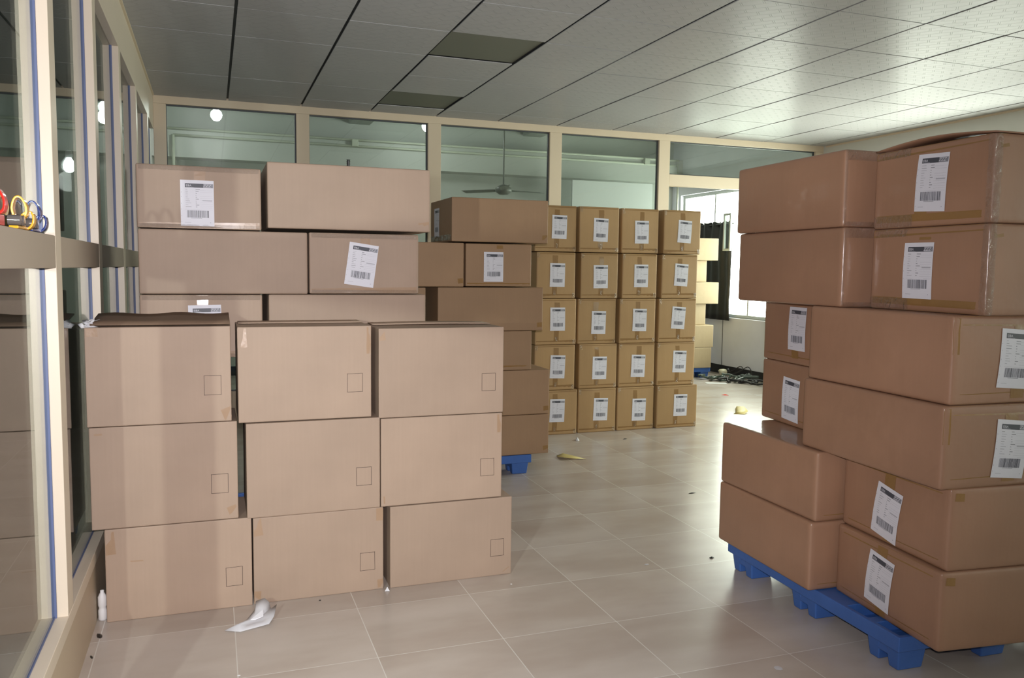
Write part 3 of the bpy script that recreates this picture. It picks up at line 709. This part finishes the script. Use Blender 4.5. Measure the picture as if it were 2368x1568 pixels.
# ------------------------------------------------------------------ tape cutters on the left ledge
def cutter(label, mat, yy, two=True):
    root = tag(empty('tape_cutter', (XL-.02, yy, 1.6455)), label, 'tape cutter', 'plastic tape cutters on the window ledge')
    def loop(cx, cy, cz, rx, rz_, tilt, depth=.016, th=.006, shape=2.4, name='handle_loop'):
        n = 26; mb = MB(); vs = []
        for k in range(n):
            a = 2*math.pi*k/n; ca, sa = math.cos(a), math.sin(a)
            px = abs(ca)**(2/shape)*math.copysign(1, ca); pz = abs(sa)**(2/shape)*math.copysign(1, sa)
            px *= 1-.28*max(0, pz)
            for (rr, dd) in ((1, -depth), (1, depth), (1-th/rx, depth), (1-th/rx, -depth)):
                x, z = px*rx*rr, pz*rz_*(rr if rr == 1 else 1-th/rz_)
                vs.append((cx+x*math.cos(tilt)-z*math.sin(tilt), cy+dd, cz+x*math.sin(tilt)+z*math.cos(tilt)))
        mb.add(vs, [(4*k+i, 4*k+(i+1) % 4, 4*((k+1) % n)+(i+1) % 4, 4*((k+1) % n)+i) for k in range(n) for i in range(4)])
        mb.build(name, mat, root, smooth=False, bevel=.001)
    loop(.0, .03, .063, .021, .034, R(4)); 
    if two: loop(.008, .085, .030, .021, .029, R(-22))
    if two:
        b_ = MB(); b_.box(-.012, -.06, .001, .012, .07, .009); b_.box(-.012, .018, .009, .012, .034, .030); b_.build('body_plate', mat, root, bevel=.002)
        for q, yq in enumerate((-.045, .0)):
            r_ = MB(); r_.tube([(-.016, yq, .0245), (.016, yq, .0245)], .015, 16); r_.build('roller', 'smoke', root, smooth=False, bevel=.001)
    else:
        b_ = MB(); b_.box(-.012, -.05, .001, .012, .045, .028); b_.build('body_plate', mat, root, bevel=.002)
cutter('bright red tape cutter cut off by the left picture edge, on the window ledge', 'red', 2.425, False)
cutter('yellow tape cutter on the window ledge, between the red and blue ones', 'yellow', 2.69)
cutter('dark blue tape cutter on the window ledge, nearest the first mullion', 'navy', 2.885)

# ------------------------------------------------------------------ things on the floor
def poly_sheet(name, pts, inner, mat, label, cat, solid=.0015, group=None):
    """a curled sheet: outline points with heights fanned around an inner point"""
    cxp = Vector(inner); root = Vector((cxp.x, cxp.y, 0)); mb = MB(); vs = [cxp-root]; k = len(pts)
    for p in pts: vs.append((cxp*.5+Vector(p)*.5)-root+Vector((0, 0, .004)))
    for p in pts: vs.append(Vector(p)-root)
    fs = []
    for i in range(k):
        j = (i+1) % k; fs += [(0, 1+i, 1+j), (1+i, 1+k+i, 1+k+j, 1+j)]
    mb.add(vs, fs); o = mb.build(name, mat, None, smooth=True, solid=solid); o.location = root
    return tag(o, label, cat, group)
sheet = [(0.024, 3.582, 0.003), (0.086, 3.548, 0.004), (0.165, 3.575, 0.004), (0.204, 3.57, 0.012), (0.229, 3.626, 0.02), (0.244, 3.679, 0.05), (0.233, 3.683, 0.03), (0.219, 3.692, 0.03), (0.213, 3.706, 0.055), (0.195, 3.72, 0.07), (0.158, 3.722, 0.06), (0.149, 3.691, 0.03), (0.114, 3.642, 0.012), (0.068, 3.602, 0.012)]
fs_ = poly_sheet('foam_sheet', sheet, (.155, 3.635, .006), 'foam', 'torn thin white foam sheet curled up on the tiles before the front stack', 'foam sheet')
mb = MB(); mb.add([(-.028, -.028, .024), (.029, .026, .042), (.029, -.010, .026), (-.006, -.024, .02)], [(0, 3, 2, 1)]); mb.build('folded_corner', 'foam2', fs_, solid=.001)
poly_sheet('dry_leaf', [(2.672, 6.20, .004), (2.655, 6.12, .012), (2.69, 6.05, .02), (2.78, 6.04, .006), (2.86, 6.02, .003), (2.78, 6.11, .016), (2.73, 6.2, .02)], (2.73, 6.11, .02), 'leaf', 'small yellow leaf scrap lying on the tiles in front of the far stack', 'scrap', .002)
poly_sheet('dry_leaf', [(5.33, 7.50, .002), (5.43, 7.44, .003), (5.53, 7.52, .02), (5.58, 7.66, .045), (5.55, 7.76, .035), (5.46, 7.66, .02), (5.39, 7.55, .006)], (5.50, 7.60, .03), 'leaf', 'yellow leaf scrap on the tiles between the far stack and the right load', 'scrap', .002)
def scrap(label, x, y, sx_, sy_, h, mat, rz=0, name='litter_scrap', cat='scrap'):
    mb = MB(); rg = random.Random(int(x*100+y*10)); n = 7; vs = [(0, 0, h)]
    for k in range(n):
        a = 2*math.pi*k/n; r_ = rg.uniform(.7, 1.1); vs.append((math.cos(a)*sx_*r_, math.sin(a)*sy_*r_, .0005))
    mb.add(vs, [(0, 1+k, 1+(k+1) % n) for k in range(n)]+[tuple(range(n, 0, -1))]); o = mb.build(name, mat); o.location = (x, y, .001); o.rotation_euler = (0, 0, rz)
    tag(o, label, cat)
scrap('tiny crumpled white scrap on the floor in front of the far stack', 3.104, 6.727, .022, .03, .03, 'white')
scrap('small red plastic scrap on the floor near the doorway', 6.04, 8.69, .055, .02, .012, 'red', -.3)
scrap('dark twig on the floor right of the white scrap, before the far stack', 3.55, 6.652, .03, .008, .006, 'dark', .2)
scrap('small dark shred on the tiles near the far corner of the right load', 3.132, 4.862, .035, .008, .005, 'dark', .1)
scrap('dark curl on the tiles at the far left foot of the right load', 2.52, 3.70, .02, .012, .008, 'dark', .5)
scrap('black chip at the foot of the left wall beside the front stack', -.470, 3.70, .012, .03, .008, 'dark', .3)
scrap('black fleck at the foot of the left wall nearest the camera', -.475, 3.50, .006, .02, .005, 'dark', .3)
scrap('dark dot on the tiles just before the front middle carton', .446, 3.784, .006, .006, .004, 'dark')
scrap('white speck on the tiles just before the right front carton', 1.36, 3.69, .006, .006, .003, 'white')
scrap('white speck at the bottom edge of the picture, on the tiles', .068, 3.162, .008, .006, .003, 'white')
scrap('white chip at the foot of the front stack between middle and right cartons', .765, 3.80, .015, .012, .02, 'foam')
scrap('small tan fleck on the tiles left of the right load', 2.133, 3.722, .018, .010, .002, 'foam')
scrap('pale round stain like chip on the tiles at the lower right', 2.061, 2.55, .016, .018, .0012, 'foam')
o = MB().box(-.14, -.06, 0, .14, .06, .004).build('paper_sheet', 'white', bevel=.001); o.location = (6.56, 9.66, .001); o.rotation_euler = (0, 0, R(-22)); tag(o, 'white paper sheet lying on the floor by the tangled cables', 'paper')
mb = MB(); mb.lathe([(.0, .0), (.014, .0), (.018, .008), (.018, .045), (.015, .052), (.015, .060), (.018, .068), (.018, .105), (.012, .118), (.008, .124), (.008, .135), (0, .136)])
o = mb.build('foam_roll', 'white', smooth=True); o.location = (-.4755, 3.87, 0)
tag(o, 'small white foam roll standing between the left wall and the front stack', 'foam roll')

# cables by the far wall
rg = random.Random(5)
bundle = tag(empty('cable_bundle', (6.9, 9.7, 0)), 'tangle of dark green and black cables on the floor by the far window wall', 'cables')
def cable(pts, r, mat):
    me = MB(); P = [Vector(p)-Vector((6.9, 9.7, 0)) for p in pts]; out = []
    for i in range(len(P)-1):
        p0, p1, p2, p3 = P[max(i-1, 0)], P[i], P[i+1], P[min(i+2, len(P)-1)]
        for k in range(6):
            t_ = k/6; out.append(.5*((2*p1)+(p2-p0)*t_+(2*p0-5*p1+4*p2-p3)*t_*t_+(3*p1-p0-3*p2+p3)*t_**3))
    out.append(P[-1]); me.tube(out, r, 8)
    me.build('cable', mat, bundle, smooth=True)
def tangle(x0, y0, x1, y1, n, amp, zmax):
    return [(x0+(x1-x0)*k/n+rg.uniform(-amp, amp), y0+(y1-y0)*k/n+rg.uniform(-amp, amp), .015+rg.uniform(0, zmax)) for k in range(n+1)]
cable(tangle(6.55, 10.1, 7.05, 9.75, 12, .08, .05), .016, 'green_cable')
cable(tangle(6.62, 9.95, 7.08, 9.55, 14, .07, .08), .020, 'green_cable')
cable(tangle(6.70, 9.78, 7.1, 9.35, 14, .06, .05), .016, 'dark')
cable(tangle(6.75, 9.9, 7.12, 9.6, 18, .07, .10), .013, 'green_cable')
cable([(7.1, 10.3, .03), (7.17, 10.15, .10), (7.2, 10.01, .18), (7.18, 9.93, .13), (7.12, 10.1, .05), (7.16, 9.95, .12), (7.2, 9.83, .19), (7.2, 9.74, .12), (7.16, 9.70, .02)], .0065, 'dark')
cable(tangle(6.85, 9.55, 7.15, 9.15, 12, .06, .04), .015, 'dark')
root = tag(empty('lamp_holder', (6.95, 10.12, .07)), 'beige lamp holder lying on top of the tangled cables', 'lamp holder'); root.rotation_euler = (R(60), R(20), R(50))
MB().lathe([(0, -.02), (.06, -.02), (.065, .01), (.045, .06), (.022, .09), (0, .092)]).build('shade', 'bulb_glass', root, smooth=True)
MB().lathe([(0, .09), (.022, .09), (.022, .13), (0, .132)]).build('socket', 'dark', root, smooth=True)

# ------------------------------------------------------------------ the room beyond
# dark tarpaulin hung over the window
root = tag(empty('window_cover', (XR-.02, 10.40, .82)), 'black tarpaulin hanging over the lower half of the far window', 'tarpaulin')
mb = MB(); n, k = 40, 14; vs = []
for j in range(k+1):
    for i in range(n+1):
        y = 1.45*i/n; z = 1.46*j/k; top = .03*abs(math.sin(i*.9)) if j == k else 0
        vs.append((-.03-.022*math.sin(i*1.1+.3*math.sin(j*.5))*(.4+.6*j/k)-.02*noise.noise(Vector((y*2, z*2, 3))), y, z+top))
mb.add(vs, [(j*(n+1)+i, j*(n+1)+i+1, (j+1)*(n+1)+i+1, (j+1)*(n+1)+i) for j in range(k) for i in range(n)])
mb.build('sheet', 'cloth', root, smooth=True, solid=.004)
MB().tube([(-.03, -.03, 1.44), (-.03, 1.5, 1.44)], .012, 8).build('hanging_rod', 'dark', root)
root = tag(empty('window_shutter', (XR-.10, 10.33, 1.86)), 'small grey framed shutter hinged beside the far window cover', 'shutter')
mb = MB(); mb.box(-.03, 0, 0, 0, .03, .55); mb.box(-.03, .15, 0, 0, .18, .55); mb.box(-.03, .03, 0, 0, .15, .03); mb.box(-.03, .03, .52, 0, .15, .55); mb.build('frame', 'wframe', root)
MB().box(-.018, .03, .03, -.012, .15, .52).build('glass_pane', 'glass', root)
# conduits
def pipe(label, pts, r=.017):
    o = MB().tube(pts, r, 8).build('conduit_pipe', 'pipe', smooth=True); tag(o, label, 'pipe', 'conduit pipes on the far wall')
pipe('upper conduit pipe running along the far wall beyond the partition', [(-.6, YW-.33, 3.345), (7.2, YW-.33, 3.345)])
pipe('lower conduit pipe running along the far wall beyond the partition', [(-.45, YW-.33, 3.26), (7.2, YW-.33, 3.26)])
pipe('vertical conduit pipe at the left end of the far wall', [(-.45, YW-.345, 3.26), (-.45, YW-.345, 2.4)], .02)
pipe('vertical conduit pipe in the right corner of the far wall', [(7.18, YW-.35, 3.3), (7.2, YW-.35, 1.5)], .016)
for x in (1.93, 6.6):
    o = MB().box(x-.045, YW-.38, 3.25, x+.045, YW-.305, 3.35).build('junction_box', 'pipe', bevel=.006)
    tag(o, 'square conduit junction box on the far wall, ' + ('behind the second window' if x < 3 else 'behind the transom above the doorway'), 'junction box', 'junction boxes on the far wall')
# bulbs
def bulb(label, x, y, z, ztop, e=15, k=1):
    root = tag(empty('hanging_bulb', (x, y, z)), label, 'light bulb', 'lit bare bulbs in the other rooms')
    MB().lathe([(r_*k, z_*(k if z_ < 0 else 1)) for r_, z_ in ((0, -.075), (.035, -.068), (.062, -.035), (.07, 0), (.06, .035), (.035, .06), (.02, .075))]).build('bulb_globe', 'bulb', root, smooth=True)
    MB().lathe([(.02, .07), (.026, .072), (.026, .12), (.01, .13), (0, .13)]).build('bulb_socket', 'white', root, smooth=True)
    MB().tube([(0, 0, .125), (0, 0, ztop-z)], .004, 6).build('cord', 'dark', root)
    light('bulb_light', 'POINT', (x, y, z-.12), e, (1, 1, .97), shadow_soft_size=.08)
bulb('lit round bulb seen through the leftmost far window', .084, 11.0, 3.41, ZW)
bulb('lit bulb at the right edge of the second far window', 2.76, 11.0, 3.46, ZW)
bulb('lit bulb seen low through the left glass between the first two mullions', -1.062, 7.5, 2.328, ZC, 2, .65)
# ceiling fan
root = tag(empty('ceiling_fan', (3.69, 10.5, 2.60)), 'ceiling fan with long dark blades beyond the third far window', 'fan')
MB().tube([(0, 0, .08), (0, 0, ZW-2.60-.02)], .012, 8).build('rod', 'fan', root)
MB().lathe([(0, ZW-2.60), (.06, ZW-2.60), (.05, ZW-2.70), (.014, ZW-2.74)]).build('canopy', 'pipe', root, smooth=True)
MB().lathe([(0, -.06), (.06, -.055), (.11, -.02), (.11, .03), (.05, .07), (0, .08)]).build('motor_housing', 'fan', root, smooth=True)
for k in range(3):
    a = R(12+120*k); mb = MB(); vs = []
    for (r_, wd) in ((.1, .02), (.2, .05), (.62, .065)):
        for s_ in (-1, 1): vs.append((math.cos(a)*r_-math.sin(a)*wd*s_, math.sin(a)*r_+math.cos(a)*wd*s_, .012*s_))
    mb.add(vs, [(0, 2, 3, 1), (2, 4, 5, 3)]); mb.build('blade', 'fan', root, solid=.004)
root = tag(empty('white_board', (5.01, 11.2, 0)), 'large plain white board standing beyond the fourth far window', 'board')
MB().box(0, 0, .9, 1.34, .03, 2.87).build('panel', 'board', root, bevel=.004)
for x in (.15, 1.15): MB().box(x, .03, 0, x+.04, .07, 2.4).build('post', 'fan', root)
# threaded rod behind the wide top carton
mb = MB(); pr = [(0, 0)]
for k in range(5): pr += [(.011, k*.011), (.007, k*.011+.0055)]
pr += [(.011, .055), (0, .056)]
mb.lathe(pr, n=14); o = mb.build('ribbed_rod', 'dark', smooth=True); o.location = (.69, 4.45, 2.0622); tag(o, 'short dark ribbed rod standing on the wide top carton of left stack', 'rod')
